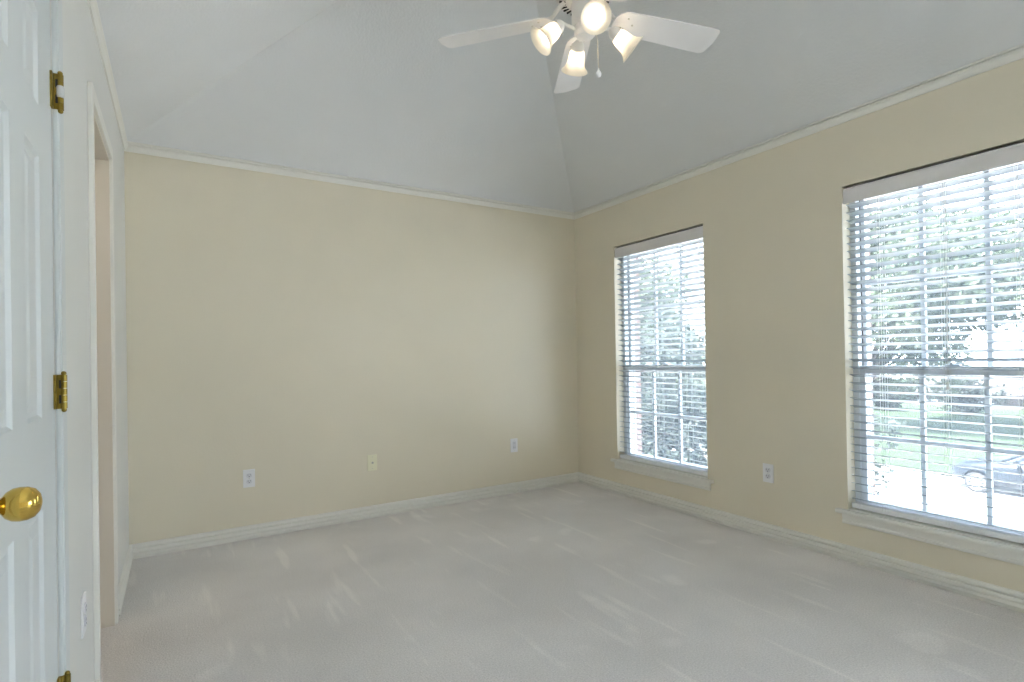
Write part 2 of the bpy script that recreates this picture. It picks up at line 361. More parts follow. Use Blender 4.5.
jm.box((L-WT, DOOR[0], DOOR[2]-0.012), (L-0.040, DOOR[1], DOOR[2]+0.001)); jm.build('trim_8', M['door'], **ST)
kz, ky = 0.940, 1.064
kx = Matrix.Translation((L-0.002, ky, kz)) @ Matrix.Rotation(PI/2, 4, 'Y')
kb = MB().lathe([(0.0, 0.0), (0.032, 0.0), (0.032, 0.003), (0.024, 0.007), (0.0115, 0.010), (0.0095, 0.024), (0.013, 0.030), (0.0195, 0.0345), (0.024, 0.042),
                 (0.0252, 0.050), (0.0243, 0.059), (0.0205, 0.067), (0.013, 0.0725), (0.005, 0.0745), (0.0, 0.075)], 40, kx, cap=False)
kb.build('door_knob', M['brass'], door, smooth=50, label='round polished brass knob')
hy = DOOR[1]
for hz, h, stop in ((1.803, 0.086, True), (1.080, 0.082, False), (0.358, 0.086, False)):
    hm = MB()
    hm.box((L-0.002, hy-0.016, hz-h/2), (L+0.003, hy-0.001, hz+h/2), 0.001); hm.box((L-0.002, hy-0.0025, hz-h/2), (L+0.0145, hy+0.0025, hz+h/2), 0.001)
    for k in range(5):
        a = hz-h/2 + k*h/5
        hm.lathe([(0, a+0.0005), (0.0065, a+0.0005), (0.0065, a+h/5-0.0008), (0, a+h/5-0.0008)], 14, Matrix.Translation((L+0.0155, hy+0.001, 0)), cap=False)
    for s_ in (-1, 1): hm.sphere((L+0.0155, hy+0.001, hz+s_*(h/2+0.003)), 0.0055, 12)
    hg = hm.build('hinge', M['oldbrass'], door, smooth=35, label='brass hinge with dark cut-outs' if not stop else 'brass hinge with a pale rubber door stop')
    for s_ in (-0.22, 0.22): MB().box((L+0.0065, hy-0.0035, hz+s_*h-0.010), (L+0.0115, hy-0.0020, hz+s_*h+0.010), 0.0003).build('hinge_slot', M['dark'], hg)
    if stop:
        MB().lathe([(0, -0.014), (0.007, -0.014), (0.008, -0.008), (0.008, 0.010), (0.006, 0.014), (0, 0.014)], 14, Matrix.Translation((L+0.0160, hy-0.002, hz)), cap=False).build('rubber_bumper', M['rubber'], hg, smooth=40)

# ------------------------------------------------------------------ windows
def window(idx, y0, y1):
    z0, z1 = WZ
    root = empty('window_%d' % idx, (R+0.09, (y0+y1)/2, z0), **ST)
    def B(mb, name, m, parent=root, **k):
        o = mb.build(name, m, parent, **k); o.location = -root.location if parent is root else (0, 0, 0); return o
    jb = MB()                                                            # jamb frame with tracks
    x0, x1, fwid = R+0.080, R+0.165, 0.030
    jb.box((x0, y0, z0), (x1, y0+fwid, z1)); jb.box((x0, y1-fwid, z0), (x1, y1, z1)); jb.box((x0, y0+fwid, z1-fwid), (x1, y1-fwid, z1))
    jb.box((x0, y0+fwid, z0), (x1, y1-fwid, z0+0.012))
    B(jb, 'window_frame', M['vinyl'])
    zm = 1.043; a, b = y0+fwid, y1-fwid
    for nm, xs, zl, zh, rail in (('upper_sash', R+0.128, zm-0.020, z1-fwid, (0.032, 0.035)), ('lower_sash', R+0.088, z0+0.012, zm+0.022, (0.036, 0.044))):
        st = 0.022 if nm == 'upper_sash' else 0.030; th = 0.032
        s = MB()
        s.box((xs, a, zl), (xs+th, a+st, zh), 0.003); s.box((xs, b-st, zl), (xs+th, b, zh), 0.003)
        s.box((xs, a+st, zl), (xs+th, b-st, zl+rail[0]), 0.003); s.box((xs, a+st, zh-rail[1]), (xs+th, b-st, zh), 0.003)
        so = B(s, nm, M['vinyl'])
        if nm == 'upper_sash':                                           # dark weatherstrip beside the sash
            g = MB()
            for yy in (a-0.002, b-0.002): g.box((xs-0.006, yy, zl), (xs+0.002, yy+0.004, zh))
            B(g, 'weatherstrip', M['dark'], so)
        mm = MB(); gl, gh = zl+rail[0], zh-rail[1]; ga, gb = a+st, b-st; xc = xs+th/2
        for k in (1, 2):
            yy = ga + (gb-ga)*k/3; mm.box((xc-0.010, yy-0.0105, gl), (xc+0.010, yy+0.0105, gh), 0.002)
        zz = (gl+gh)/2; mm.box((xc-0.009, ga, zz-0.0105), (xc+0.009, gb, zz+0.0105), 0.002)
        B(mm, 'muntin', M['vinyl'], so)
        pn = MB().box((xc-0.002, ga-0.004, gl-0.004), (xc+0.002, gb+0.004, gh+0.004)); B(pn, 'pane', M['glass'], so)
        if nm == 'lower_sash':
            lk = MB(); yc = (a+b)/2; lk.box((xs+0.004, yc-0.03, zh), (xs+0.03, yc+0.03, zh+0.010), 0.003); lk.box((xs-0.004, yc-0.008, zh+0.010), (xs+0.022, yc+0.008, zh+0.018), 0.003)
            B(lk, 'sash_lock', M['vinyl'], so)
    sc = MB(); xs = R+0.163
    if idx < 3:  # frame and sheet added to make the outdoor view look hazy
     for q in (((xs, a, z0+0.02), (xs+0.010, a+0.018, z1-fwid)), ((xs, b-0.018, z0+0.02), (xs+0.010, b, z1-fwid)), ((xs, a+0.018, z0+0.02), (xs+0.010, b-0.018, z0+0.038)), ((xs, a+0.018, z1-fwid-0.018), (xs+0.010, b-0.018, z1-fwid))): sc.box(*q)
     so = B(sc, 'haze_sheet_frame', M['vinyl'])
     sc = MB().add([(xs+0.005, a+0.01, z0+0.03), (xs+0.005, b-0.01, z0+0.03), (xs+0.005, b-0.01, z1-fwid-0.01), (xs+0.005, a+0.01, z1-fwid-0.01)], [(0, 1, 2, 3)]); B(sc, 'haze_sheet', M['haze_veil'], so)
    # stool (inside sill) with horns, and the apron under it
    s = MB(); nose = 0.034
    s.box((R-nose, y0-0.055, z0-0.026), (R-0.0002, y1+0.055, z0-0.002), 0.008); s.box((R-0.005, y0+0.0005, z0-0.024), (R+0.088, y1-0.0005, z0+0.001))
    B(s, 'window_sill', M['trim'])
    AP = [(0, z0-0.080), (0.010, z0-0.080), (0.0135, z0-0.074), (0.0135, z0-0.066), (0.009, z0-0.061), (0.010, z0-0.052), (0.014, z0-0.040), (0.014, z0-0.026), (0, z0-0.026)]
    s = MB().run(AP, (R, y1+0.026), (R, y0-0.026), (-1, 0), 0, 0); B(s, 'window_apron', M['trim'], smooth=30)
window(1, *W1); window(2, *W2); window(3, *W_FILL)  # the last one is out of view, added to brighten the room
# brick skin of the house outside the windows
us = [-4.5, W_FILL[0]+0.015, W_FILL[1]-0.015, W2[0]+0.015, W2[1]-0.015, W1[0]+0.015, W1[1]-0.015, 9.0]; vs = [-2.9, WZ[0]+0.0, WZ[1]-0.012, 3.0]
MB().holed(us, vs, lambda i, j: not (j == 1 and i in (1, 3, 5)), lambda u, v, d: (R+0.166+d, u, v), 0.10).build('wall_exterior', M['brick'], **ST)

# ------------------------------------------------------------------ blinds
def blind(y0, y1, cord_y, cord_z, label):
    z1 = WZ[1]; root = empty('window_blind', (R+0.045, (y0+y1)/2, WZ[0]), label=label, category='blind', group='horizontal blinds in the two windows')
    def B(mb, name, m, parent=root, **k):
        o = mb.build(name, m, parent, **k); o.location = -root.location if parent is root else (0, 0, 0); return o
    g = 0.004; a, b = y0+g, y1-g
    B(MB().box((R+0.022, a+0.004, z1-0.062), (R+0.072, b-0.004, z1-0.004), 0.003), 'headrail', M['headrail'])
    v = MB(); VP = [(0.0, z1-0.094), (0.006, z1-0.096), (0.010, z1-0.092), (0.010, z1-0.030), (0.007, z1-0.022), (0.010, z1-0.016), (0.010, z1-0.014), (0, z1-0.0135)]
    v.run([(d, z) for d, z in VP], (R+0.014, b), (R+0.014, a), (-1, 0), 0, 0)
    B(v, 'valance', M['valance'], smooth=30, label='pinkish white valance board across the top')
    pitch, zt, zb = 0.0415, z1-0.108, WZ[0]+0.052; n = int((zt-zb)/pitch)+1; ang = math.radians(15.0)
    sl = MB(); xc, hw = R+0.046, 0.0262
    for k in range(n):
        z = zt - k*(zt-zb)/(n-1); pr = []
        for q in range(7):
            u = -1 + 2*q/6; du, dz = u*hw, 0.0025*(1-u*u)
            pr.append((du*math.cos(ang) + dz*math.sin(ang), -du*math.sin(ang) + dz*math.cos(ang)))
        top = [(x, zz+0.0013) for x, zz in pr]; bot = [(x, zz-0.0013) for x, zz in pr][::-1]; loop = top+bot; m_ = len(loop)
        vs_ = [(xc+x, a+0.006, z+zz) for x, zz in loop] + [(xc+x, b-0.006, z+zz) for x, zz in loop]
        sl.add(vs_, [(i, (i+1) % m_, m_+(i+1) % m_, m_+i) for i in range(m_)] + [tuple(range(m_)), tuple(range(m_, 2*m_))[::-1]])
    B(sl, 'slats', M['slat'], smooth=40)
    zr = WZ[0]+0.021
    B(MB().box((xc-0.027, a+0.004, zr-0.014), (xc+0.025, b-0.004, zr+0.014), 0.004), 'bottom_rail', M['rail'])
    for yy in (a+0.17, (a+b)/2, b-0.17):
        c = MB()
        for dx in (-1, 1): c.tube([(xc+dx*0.0270, yy, z1-0.07), (xc+dx*0.0270, yy, zr)], 0.0009, 6)
        for dx in (-1, 1): c.tube([(xc+dx*0.0270, yy+0.012, z1-0.07), (xc+dx*0.0270, yy+0.012, zr)], 0.0007, 6)
        B(c, 'ladder_cord', M['cord'])
        B(MB().lathe([(0, -0.003), (0.005, -0.003), (0.005, 0.001), (0, 0.001)], 12, Matrix.Translation((xc-0.012, yy, zr-0.0145)), cap=False), 'cord_plug', M['slat'])
    xf = R+0.010
    lc = MB().tube([(xf+0.006, cord_y, z1-0.09), (xf+0.004, cord_y, z1-0.5), (xf, cord_y+0.002, cord_z+0.03)], 0.0011, 6); lc.tube([(xf+0.006, cord_y+0.006, z1-0.09), (xf+0.004, cord_y+0.005, z1-0.5), (xf, cord_y+0.002, cord_z+0.03)], 0.0011, 6)
    lo_ = B(lc, 'lift_cord', M['cord'], label='thin pull cord ending in a small tassel')
    B(MB().lathe([(0, 0.034), (0.0025, 0.034), (0.004, 0.028), (0.0075, 0.006), (0.0075, 0.002), (0.005, 0.0), (0, 0.0)], 14, Matrix.Translation((xf, cord_y+0.002, cord_z)), cap=False), 'tassel', M['cord'], lo_, smooth=40)
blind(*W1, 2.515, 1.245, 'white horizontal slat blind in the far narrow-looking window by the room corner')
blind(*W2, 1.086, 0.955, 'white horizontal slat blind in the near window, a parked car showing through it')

# ------------------------------------------------------------------ wall outlets
def outlet(P, label, kind):
    """P maps (u across, v up, d out of the wall) to a point; kind = duplex, decora or coax"""
    o_, ux, nx = P; ux, nx = Vector(ux), Vector(nx); uz = Vector((0, 0, 1))
    T = Matrix(((ux.x, uz.x, nx.x, o_[0]), (ux.y, uz.y, nx.y, o_[1]), (ux.z, uz.z, nx.z, o_[2]), (0, 0, 0, 1)))
    root = empty('wall_outlet', o_, label=label, category='outlet', group='electrical plates on the walls')
    root.matrix_world = T
    pm = M['ivory'] if kind == 'coax' else M['plate']; sm_ = M['ivory'] if kind == 'coax' else M['socket']
    MB().box((-0.035, -0.0575, 0), (0.035, 0.0575, 0.006), 0.0025).build('plate', pm, root)
    if kind == 'duplex':
        for s_ in (-1, 1):
            q = MB(); bm = bmesh.new(); bmesh.ops.create_cone(bm, cap_ends=True, segments=28, radius1=0.0172, radius2=0.0165, depth=0.006)
            for v in bm.verts: v.co.y = max(-0.0135, min(0.0135, v.co.y))
            q.bm(bm, Matrix.Translation((0, s_*0.0195, 0.0065))); so = q.build('receptacle', sm_, root, smooth=40)
            h = MB()
            for dx, hh in ((-0.0065, 0.008), (0.0065, 0.007)):
                MB().box((dx-0.0011, s_*0.0195+0.002-hh/2+0.002, 0.0090), (dx+0.0011, s_*0.0195+0.002+hh/2+0.002, 0.0098)).build('slot', M['dark'], so)
            h.lathe([(0, 0.0090), (0.0028, 0.0090), (0.0028, 0.0098), (0, 0.0098)], 12, Matrix.Translation((0, s_*0.0195-0.007, 0)), cap=False)
            h.build('ground_hole', M['dark'], so)
        MB().lathe([(0, 0.005), (0.003, 0.005), (0.003, 0.0068), (0, 0.0075)], 12, cap=False).build('screw', M['metal'], root)
    elif kind == 'decora':
        so = MB().box((-0.0165, -0.033, 0.005), (0.0165, 0.033, 0.0085), 0.0015).build('receptacle', sm_, root)
        for vy in (-0.020, 0.016):
            for dx in (-0.006, 0.006): MB().box((dx-0.0011, vy, 0.0080), (dx+0.0011, vy+0.008, 0.0088)).build('slot', M['dark'], so)
        for vy in (-0.044, 0.044): MB().lathe([(0, 0.005), (0.003, 0.005), (0.003, 0.0066), (0, 0.007)], 12, Matrix.Translation((0, vy, 0)), cap=False).build('screw', M['metal'], root)
    else:
        j = MB().lathe([(0, 0.005), (0.0085, 0.005), (0.0085, 0.008), (0.0055, 0.008), (0.0055, 0.014), (0.003, 0.014), (0.003, 0.010), (0, 0.010)], 16, cap=False).build('coaxial_jack', M['metal'], root, smooth=40)
        MB().lathe([(0, 0.0105), (0.0029, 0.0105), (0.0029, 0.0112), (0, 0.0112)], 12, cap=False).build('jack_hole', M['dark'], j)
        for vy in (-0.042, 0.042): MB().lathe([(0, 0.005), (0.003, 0.005), (0.003, 0.0066), (0, 0.007)], 12, Matrix.Translation((0, vy, 0)), cap=False).build('screw', M['metal'], root)
    return root
outlet(((0.391, D, 0.390), (1, 0, 0), (0, -1, 0)), 'white duplex outlet low on the beige back wall, nearest the doorway opening', 'duplex')
outlet(((1.200, D, 0.396), (1, 0, 0), (0, -1, 0)), 'ivory cable plate with one dark jack, low on the back wall', 'coax')
outlet(((2.413, D, 0.400), (1, 0, 0), (0, -1, 0)), 'white outlet low on the back wall, nearest the corner with the windows', 'decora')
outlet(((R, 2.013, 0.400), (0, -1, 0), (-1, 0, 0)), 'white duplex outlet low on the wall between the two windows', 'duplex')
outlet(((L, 2.050, 0.400), (0, 1, 0), (1, 0, 0)), 'white outlet plate seen edge-on between the brass-hinged door and the opening', 'duplex')

# ------------------------------------------------------------------ ceiling fan
FX, FY, FZ = 1.475, 1.747, 2.578
fan = empty('ceiling_fan', (FX, FY, FZ), label='white ceiling fan with five blades and four lit bell-shaped glass lamps', category='ceiling fan')
MB().lathe([(0, ZT-FZ), (0.070, ZT-FZ), (0.068, ZT-FZ-0.02), (0.045, ZT-FZ-0.055), (0.016, ZT-FZ-0.068), (0, ZT-FZ-0.068)], 32, cap=False).build('canopy', M['fan'], fan, smooth=40)
MB().lathe([(0, 0.10), (0.0125, 0.10), (0.0125, ZT-FZ-0.06), (0, ZT-FZ-0.06)], 16, cap=False).build('downrod', M['fan'], fan, smooth=40)
MZ = 0.045
MB().lathe([(r_, z_+MZ) for r_, z_ in ((0, 0.160), (0.035, 0.160), (0.055, 0.150), (0.098, 0.138), (0.124, 0.115), (0.130, 0.085), (0.130, 0.058), (0.122, 0.040), (0.115, 0.036),
            (0.108, 0.020), (0.075, 0.014), (0, 0.012))], 48, cap=False).build('motor_housing', M['fan'], fan, smooth=35)
vt = MB()
for k in range(30):
    vt.box((0.080, -0.0026, 0.0128+MZ), (0.106, 0.0026, 0.0190+MZ), 0, Matrix.Rotation(2*PI*k/30, 4, 'Z') @ Matrix.Translation((0, 0, 0.000)))
vt.build('vent', M['dark'], fan)
MB().lathe([(0, 0.060), (0.050, 0.060), (0.056, 0.040), (0.056, 0.006), (0.056, -0.036), (0.050, -0.046), (0.044, -0.050), (0.046, -0.056), (0.046, -0.078), (0.036, -0.092), (0.015, -0.098), (0, -0.099)], 36, cap=False).build('switch_housing', M['fan'], fan, smooth=35)
bl_pts = []
def blade_outline():
    x0, x1 = 0.135, 0.652; w0, w1 = 0.058, 0.071; pts = []
    for k in range(9):                                                    # rounded root
        a = PI/2 + PI*k/8; pts.append((x0+0.055 + 0.055*math.cos(a), w0*math.sin(a)))
    for k in range(6):
        a = -PI/2 + PI/2*k/5; pts.append((x1-0.028+0.028*math.cos(a)*0.9, -w1+0.028+0.028*math.sin(a)))
    pts.append((x1+0.004, 0))
    for k in range(6):
        a = PI/2*k/5; pts.append((x1-0.028+0.028*math.cos(a)*0.9, w1-0.028+0.028*math.sin(a)))
    return pts
BO = blade_outline()
def blade(az):
    T = Matrix.Rotation(az, 4, 'Z') @ Matrix.Rotation(math.radians(-12.5), 4, 'X')
    n = len(BO); vs_ = [(x, y, -0.003) for x, y in BO] + [(x, y, 0.003) for x, y in BO]
    b = MB().add(vs_, [tuple(range(n))[::-1], tuple(range(n, 2*n))] + [(i, (i+1) % n, n+(i+1) % n, n+i) for i in range(n)], T).build('blade', M['blade'], fan)
    ir = MB()                                                            # blade iron: arm from the motor, flared plate under the blade root
    ir.tube([(0.085, 0, 0.064), (0.115, 0, 0.040), (0.140, 0, 0.014), (0.185, 0, 0.006)], [0.011, 0.010, 0.009, 0.006], 10)
    pl = [(0.140, -0.012), (0.165, -0.034), (0.205, -0.038), (0.212, -0.030), (0.198, -0.012), (0.235, -0.006), (0.238, 0.006), (0.198, 0.012), (0.212, 0.030), (0.205, 0.038), (0.165, 0.034), (0.140, 0.012)]
    k = len(pl); ir.add([(x, y, 0.0032) for x, y in pl] + [(x, y, 0.0080) for x, y in pl], [tuple(range(k))[::-1], tuple(range(k, 2*k))] + [(i, (i+1) % k, k+(i+1) % k, k+i) for i in range(k)])
    ir.v = [tuple(T @ Vector(v)) for v in ir.v]
    io = ir.build('blade_iron', M['fan'], b, smooth=35)
    for sx_, sy_ in ((0.195, 0.028), (0.195, -0.028), (0.228, 0)):
        MB().lathe([(0, -0.0052), (0.004, -0.0048), (0.005, -0.003), (0, -0.003)], 10, T @ Matrix.Translation((sx_, sy_, 0)), cap=False).build('screw', M['metal'], b)
for k in range(5): blade(math.radians(131.4 - 72*k))
def lamp(az, rm=0.204, zm=-0.133, tilt=36, power=1):
    """bell glass on a curved arm; its mouth centre sits at radius rm, height zm, axis tilted below the horizontal"""
    T = Matrix.Rotation(az, 4, 'Z'); tl = math.radians(tilt); ax = Vector((math.cos(tl), 0, -math.sin(tl))); mouth = Vector((rm, 0, zm))
    LEN = 0.099; neck = mouth - ax*LEN
    X = T @ Matrix.Translation(neck) @ Matrix.Rotation(PI/2+tl, 4, 'Y')     # local z runs from the neck to the mouth
    a = MB().tube([T @ Vector(p) for p in ((0.040, 0, -0.066), (0.060, 0, -0.058), (0.078, 0, -0.052), tuple(neck - ax*0.028))], 0.0075, 10)
    a.lathe([(0, -0.030), (0.010, -0.030), (0.020, -0.021), (0.027, -0.009), (0.0295, 0.008), (0.027, 0.010), (0, 0.010)], 24, X, cap=False)
    for q in range(3): a.lathe([(0, 0), (0.003, 0), (0.003, 0.008), (0, 0.009)], 8, X @ Matrix.Rotation(2*PI*q/3, 4, 'Z') @ Matrix.Translation((0.0288, 0, 0.002)) @ Matrix.Rotation(PI/2, 4, 'Y'), cap=False)
    arm = a.build('lamp_arm', M['fan'], fan, smooth=40)
    out = [(0.027, 0.002), (0.0285, 0.009), (0.033, 0.019), (0.0355, 0.034), (0.0365, 0.050), (0.039, 0.066), (0.045, 0.080), (0.0535, 0.091), (0.0595, 0.0965), (0.0605, 0.0985)]
    inn = [(r-0.003, z) for r, z in out][::-1]
    MB().lathe(out+[(0.0595, 0.100)]+inn, 40, X, cap=False).build('lamp_shade', M['frost'], fan, smooth=60, label='lit frosted bell glass')
    bb = MB().lathe([(0, 0.010), (0.010, 0.011), (0.011, 0.022), (0.015, 0.032), (0.0175, 0.043), (0.0175, 0.050), (0.015, 0.058), (0.009, 0.064), (0, 0.066)], 20, X, cap=False)
    bb.build('bulb', M['bulb'], arm, smooth=60)
for az, rm, zm, tl in ((242, 0.200, -0.136, 38), (157, 0.192, -0.128, 42), (65, 0.200, -0.132, 42), (-22, 0.212, -0.130, 38)): lamp(math.radians(az), rm, zm, tl)
pc = MB(); px_, py_ = 0.028, -0.032
pc.tube([(px_, py_, -0.075), (px_+0.006, py_-0.004, -0.11), (px_+0.008, py_-0.006, -0.235)], 0.0014, 6)
for k in range(24): pc.sphere((px_+0.008, py_-0.006, -0.235+k*0.005), 0.0019, 6)
pco = pc.build('pull_chain', M['chain'], fan, smooth=60)
MB().lathe([(0, -0.232), (0.003, -0.233), (0.004, -0.242), (0.010, -0.250), (0.012, -0.258), (0.010, -0.266), (0.004, -0.271), (0, -0.272)], 18, Matrix.Translation((px_+0.008, py_-0.006, 0)), cap=False).build('pull_knob', M['plate'], pco, smooth=60)

# ------------------------------------------------------------------ outdoors: street, lawn, trees, car, houses
G = -2.9
MB().box((R+0.27, -40, G-0.3), (13.0, 80, G)).build('bounce_ground', M['street'], **ST)  # unseen near ground, made pale to throw light up into the room
MB().box((13.0, -40, G-0.4), (21.1, 80, G-0.04)).build('street', M['street'], **ST)
MB().box((21.1, -40, G-0.3), (47, 120, G+0.02)).build('lawn_far', M['lawn'], **ST)
cb_ = MB(); cb_.box((12.75, -40, G-0.2), (13.0, 80, G+0.012), 0.02); cb_.box((21.1, -40, G-0.2), (21.32, 80, G+0.03), 0.02); cb_.build('kerb', M['street'], **ST)

MB().box((47, -60, G-2.8), (140, 140, G-2.4)).build('field', M['lawn'], **ST)
def tree(loc, h_trunk, blobs, nleaf, size, lm, label, cat='tree', name='tree', tr=0.16):
    root = empty(name, (loc[0], loc[1], G-2.4 if loc[0] > 47 else G), label=label, category=cat)
    tk = MB(); tk.tube([(0, 0, -0.05), (0.03, 0.02, h_trunk*0.4), (-0.03, 0.04, h_trunk*0.8), (0, 0, h_trunk*1.1)], [tr*1.4, tr, tr*0.8, tr*0.45], 10)
    for (bx, by, bz, br) in blobs:
        tk.tube([(0, 0.02, h_trunk*0.75), (bx*0.4, by*0.4, h_trunk*0.75+(bz-h_trunk*0.75)*0.5), (bx*0.85, by*0.85, bz)], [tr*0.5, tr*0.32, tr*0.12], 7)
    tk.build('trunk', M['bark'], root, smooth=60)
    lf = MB(); tot = sum(b[3]**2 for b in blobs)
    for (bx, by, bz, br) in blobs:
        for _ in range(int(nleaf*br*br/tot)):
            d = Vector((random.gauss(0, 1), random.gauss(0, 1), random.gauss(0, 1))).normalized()
            r = br*(0.55+0.5*random.random()**0.6); c = Vector((bx, by, bz)) + Vector((d.x*r, d.y*r, d.z*r*0.85))
            t1 = Vector((random.gauss(0, 1), random.gauss(0, 1), random.gauss(0, 0.6))).normalized(); t2 = t1.cross(d + Vector((0.01, 0.3*random.random(), 0.2))).normalized()
            s_ = size*(0.6+0.8*random.random()); mid = c + t1*s_*0.5
            lf.add([c, mid+t2*s_*0.28+d*0.1*s_, c+t1*s_, mid-t2*s_*0.28+d*0.1*s_], [(0, 1, 2, 3)])
    lf.build('foliage', lm, root, merge=False)
    return root
def crown(n, cx, cy, cz, rx, rz, br, seed):
    rnd = random.Random(seed); out = []
    for k in range(n):
        a = rnd.random()*2*PI; q = math.sqrt(rnd.random()); z = rnd.uniform(-1, 1)
        s_ = math.sqrt(max(0.05, 1-z*z)); out.append((cx+rx*q*s_*math.cos(a), cy+rx*q*s_*math.sin(a), cz+rz*z, br*(0.75+0.5*rnd.random())))
    return out
tree((31, 14.8), 2.6, crown(30, 0.8, -2.4, 6.8, 4.3, 3.8, 1.6, 3), 22000, 0.30, M['leaf'], 'tall light green tree standing on the lawn across the street behind the parked car')
tree((12.0, 11.4), 1.2, crown(22, 0, 0, 2.7, 2.3, 1.7, 1.15, 5), 12000, 0.19, M['leafdark'], 'dense dark green tree filling the lower half of the far window')
tree((19.5, 19.5), 2.4, crown(24, 0, 0, 5.6, 3.6, 2.8, 1.5, 9), 9000, 0.30, M['leaf'], 'light green tree rising behind the dense dark tree in the far window')
tree((10.8, 5.25), 1.3, crown(9, 0, 0, 2.3, 0.75, 0.55, 0.42, 11), 1500, 0.13, M['leafdark'], 'small sparse young tree on the near lawn at the left edge of the near window', tr=0.05)
for i, (hx, hy, hr, hl) in enumerate(((41, 17.9, 1.0, 'rounded dark hedge clump across the street, behind the tall light green tree'), (41, 13.4, 1.1, 'broad dark hedge clump across the street, in front of the far house'), (41, 9.0, 1.1, 'dark hedge clump at the far edge of the lawn above the parked car'))):
    tree((hx, hy), 0.6, crown(12, 0, 0, 1.15, 1.3, 0.55, hr*0.7, 20+i), 2600, 0.22, M['leafhedge'], hl, 'hedge', 'hedge', 0.08)
tree((52, 34), 2.5, crown(16, 0, 0, 5.0, 4.5, 3.0, 1.9, 41), 5000, 0.45, M['leafhedge'], 'dark distant tree beyond the hedges, left of the far house')

def far_house(loc, rz, sx, sy, label):
    h = empty('house', (loc[0], loc[1], G-2.4), rz, label=label, category='house')
    MB().box((-sx/2, -sy/2, 0), (sx/2, sy/2, 2.9)).build('wall', M['housewall'], h)
    a, b, z, zt = sx/2+0.5, sy/2+0.5, 2.85, 4.6
    MB().add([(-a, -b, z), (a, -b, z), (a, b, z), (-a, b, z), (0, -b*0.55, zt), (0, b*0.55, zt), (-a, -b, z-0.15), (a, -b, z-0.15), (a, b, z-0.15), (-a, b, z-0.15)],
             [(0, 1, 4), (1, 2, 5, 4), (2, 3, 5), (3, 0, 4, 5), (0, 3, 9, 6), (1, 0, 6, 7), (2, 1, 7, 8), (3, 2, 8, 9), (6, 9, 8, 7)]).build('roof', M['roof'], h)
    for yy in (-sy*0.3, 0.3, sy*0.3):
        wf = MB().box((-sx/2-0.06, yy-0.7, 0.8), (-sx/2+0.02, yy+0.7, 2.2), 0.01).build('window', M['vinyl'], h)
        MB().box((-sx/2-0.07, yy-0.6, 0.9), (-sx/2-0.05, yy+0.6, 2.1)).build('pane', M['carglass'], wf)
    MB().box((-sx/2-0.05, sy*0.13, 0.05), (-sx/2+0.02, sy*0.13+0.95, 2.1), 0.01).build('door', M['roof'], h)
far_house((60, 17.5), 0.15, 9, 13, 'low grey-roofed house far across the street beyond the hedges')

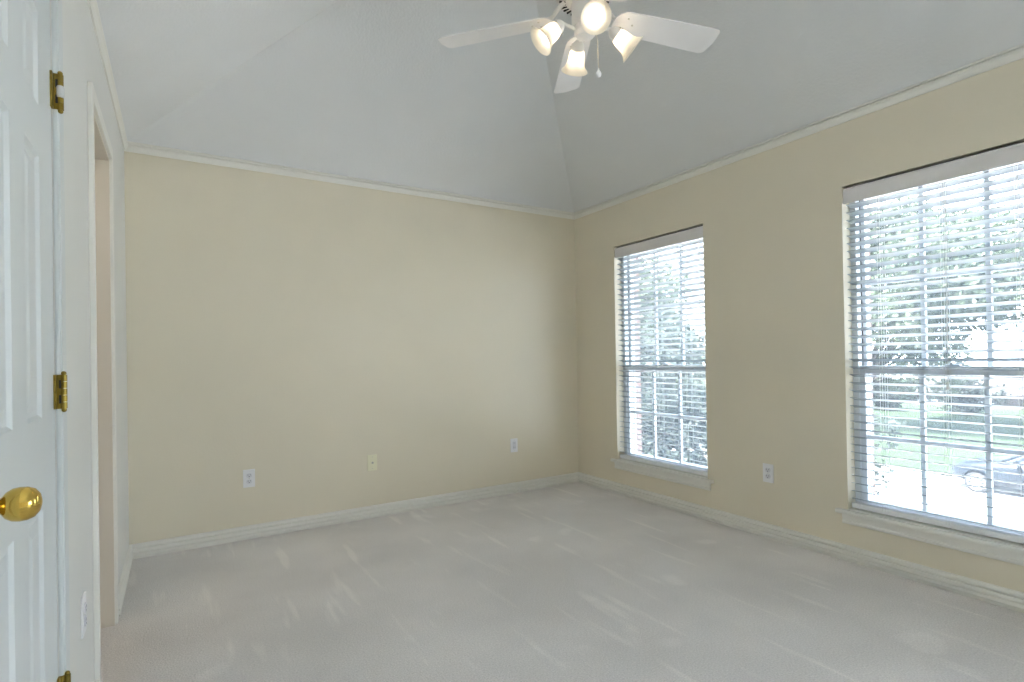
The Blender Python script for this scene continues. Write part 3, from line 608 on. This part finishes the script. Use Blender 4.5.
def car(loc):
    """sedan pointing +y; built around the ground point under its middle"""
    root = empty('car', loc, label='dark slate-blue sedan parked at the far kerb of the street', category='car')
    # stations: y, underside z, belt z (hood/deck height), half width
    Ls = [(-2.32, 0.42, 0.74, 0.60), (-2.22, 0.30, 0.92, 0.78), (-1.80, 0.22, 0.99, 0.87), (-1.0, 0.20, 0.99, 0.90), (0.0, 0.20, 0.98, 0.91), (0.75, 0.20, 0.97, 0.90),
          (1.15, 0.20, 0.95, 0.89), (1.65, 0.21, 0.88, 0.87), (2.10, 0.24, 0.78, 0.80), (2.32, 0.30, 0.66, 0.66), (2.39, 0.38, 0.56, 0.52)]
    prof = [(0.0, 0.0), (0.72, 0.0), (0.95, 0.10), (1.0, 0.42), (0.99, 0.62), (0.95, 0.86), (0.84, 0.97), (0.55, 1.01), (0, 1.03)]
    vs_, fs = [], []
    ring = [(u, v) for u, v in prof] + [(-u, v) for u, v in prof[-2:0:-1]]; n = len(ring)
    for y, zb, zt, hw in Ls:
        for u, v in ring: vs_.append((u*hw, y, zb+(zt-zb)*v))
    for i in range(len(Ls)-1):
        for k in range(n): k2 = (k+1) % n; fs.append((i*n+k, i*n+k2, (i+1)*n+k2, (i+1)*n+k))
    fs += [tuple(range(n)), tuple((len(Ls)-1)*n+k for k in range(n))[::-1]]
    body = MB().add(vs_, fs).build('body', M['carpaint'], root, smooth=60)
    ss = body.modifiers.new('s', 'SUBSURF'); ss.levels = ss.render_levels = 2
    cut = MB(); WY = (1.68, -1.30)
    for wy in WY:
        for sx_ in (-1, 1): cut.lathe([(0, -0.2), (0.335, -0.2), (0.335, 0.2), (0, 0.2)], 32, Matrix.Translation((sx_*0.88, wy, 0.30)) @ Matrix.Rotation(PI/2, 4, 'Y'), cap=False)
    co_ = cut.build('cutter', M['dark'])
    co_.location = loc
    bo = body.modifiers.new('b', 'BOOLEAN'); bo.object = co_; bo.operation = 'DIFFERENCE'; bo.solver = 'EXACT'
    bpy.context.view_layer.update()
    me = bpy.data.meshes.new_from_object(body.evaluated_get(bpy.context.evaluated_depsgraph_get()))
    body.modifiers.clear(); body.data = me; bpy.data.objects.remove(co_)
    me.shade_smooth(); me.set_sharp_from_angle(angle=math.radians(40))
    def cabin(shr, zlo, zhi, m, name):
        st = [(-1.75, 0.0), (-1.05, 1.0), (-0.4, 1.06), (0.25, 1.0), (1.15, 0.0)]; v2, f2 = [], []
        cr = [(-0.80, 0.0), (-0.60, 0.92), (-0.35, 1.0), (0, 1.02), (0.35, 1.0), (0.60, 0.92), (0.80, 0.0)]; q = len(cr)
        for y, hh in st:
            for u, v in cr: v2.append((u*shr, y, zlo+(zhi-zlo)*v*hh if hh else zlo))
        for i in range(len(st)-1):
            for k in range(q-1): f2.append((i*q+k, i*q+k+1, (i+1)*q+k+1, (i+1)*q+k))
        return MB().add(v2, f2).build(name, m, root, smooth=35)
    cabin(1.0, 0.94, 1.42, M['carglass'], 'glasshouse')
    rf = MB(); rf.add([(x*0.60, y, z) for y, z in ((-1.10, 1.425), (-0.4, 1.455), (0.30, 1.425)) for x in (-1, -0.5, 0, 0.5, 1)], [(i*5+k, i*5+k+1, i*5+k+6, i*5+k+5) for i in range(2) for k in range(4)])
    rf.add([(x*0.60, y, z+0.03) for y, z in ((-1.10, 1.425), (-0.4, 1.455), (0.30, 1.425)) for x in (-1, -0.5, 0, 0.5, 1)], [(i*5+k, i*5+k+1, i*5+k+6, i*5+k+5) for i in range(2) for k in range(4)])
    for s_ in (-1, 1):
        rf.tube([(s_*0.78, 1.12, 0.955), (s_*0.60, 0.28, 1.425)], 0.035, 6); rf.tube([(s_*0.79, -0.35, 0.955), (s_*0.61, -0.40, 1.43)], 0.035, 6); rf.tube([(s_*0.78, -1.72, 0.965), (s_*0.60, -1.08, 1.425)], 0.05, 6)
        rf.tube([(s_*0.60, 0.30, 1.43), (s_*0.61, -0.4, 1.45), (s_*0.60, -1.10, 1.43)], 0.03, 6)
    rf.build('roof', M['carpaint'], root, smooth=40)
    for wy in WY:
        for s_ in (-1, 1):
            X = Matrix.Translation((s_*0.79, wy, 0.285)) @ Matrix.Scale(0.9, 4) @ Matrix.Rotation(s_*PI/2, 4, 'Y')
            wh = MB().lathe([(0.21, -0.10), (0.29, -0.10), (0.315, -0.08), (0.315, 0.07), (0.295, 0.095), (0.235, 0.10), (0.225, 0.06), (0.21, 0.0)], 36, X, cap=False).build('wheel', M['tire'], root, smooth=40)
            rm_ = MB().lathe([(0.232, 0.095), (0.225, 0.10), (0.205, 0.085), (0.205, 0.0), (0.232, 0.0)], 36, X, cap=False)
            rm_.lathe([(0, 0.085), (0.055, 0.085), (0.06, 0.06), (0, 0.06)], 20, X, cap=False)
            for k in range(10): rm_.box((0.045, -0.017, 0.060), (0.212, 0.017, 0.082), 0, X @ Matrix.Rotation(2*PI*k/10, 4, 'Z'))
            rm_.build('wheel_rim', M['alloy'], wh, smooth=35)
            MB().lathe([(0, 0.0), (0.204, 0.0), (0.204, 0.012), (0, 0.012)], 30, X, cap=False).build('brake_disc', M['dark'], wh)
    for s_ in (-1, 1):
        MB().sphere((s_*0.60, 2.10, 0.60), 0.14, 16, (0.9, 1.1, 0.55)).build('headlight', M['lamp'], root, smooth=60)
        mr = MB().sphere((s_*0.98, 0.78, 1.02), 0.10, 12, (0.9, 0.6, 0.65)); mr.tube([(s_*0.85, 0.8, 0.97), (s_*0.95, 0.78, 1.0)], 0.025, 6); mr.build('side_mirror', M['carpaint'], root, smooth=60)
        for dy in (0.15, -0.85): MB().box((s_*0.905-0.008, dy-0.09, 0.80), (s_*0.905+0.012, dy+0.09, 0.825), 0.004).build('door_handle', M['carpaint'], root)
    MB().box((-0.35, 2.36, 0.36), (0.35, 2.42, 0.46), 0.02).build('grille', M['dark'], root)
car((20.2, 4.47, G-0.04))
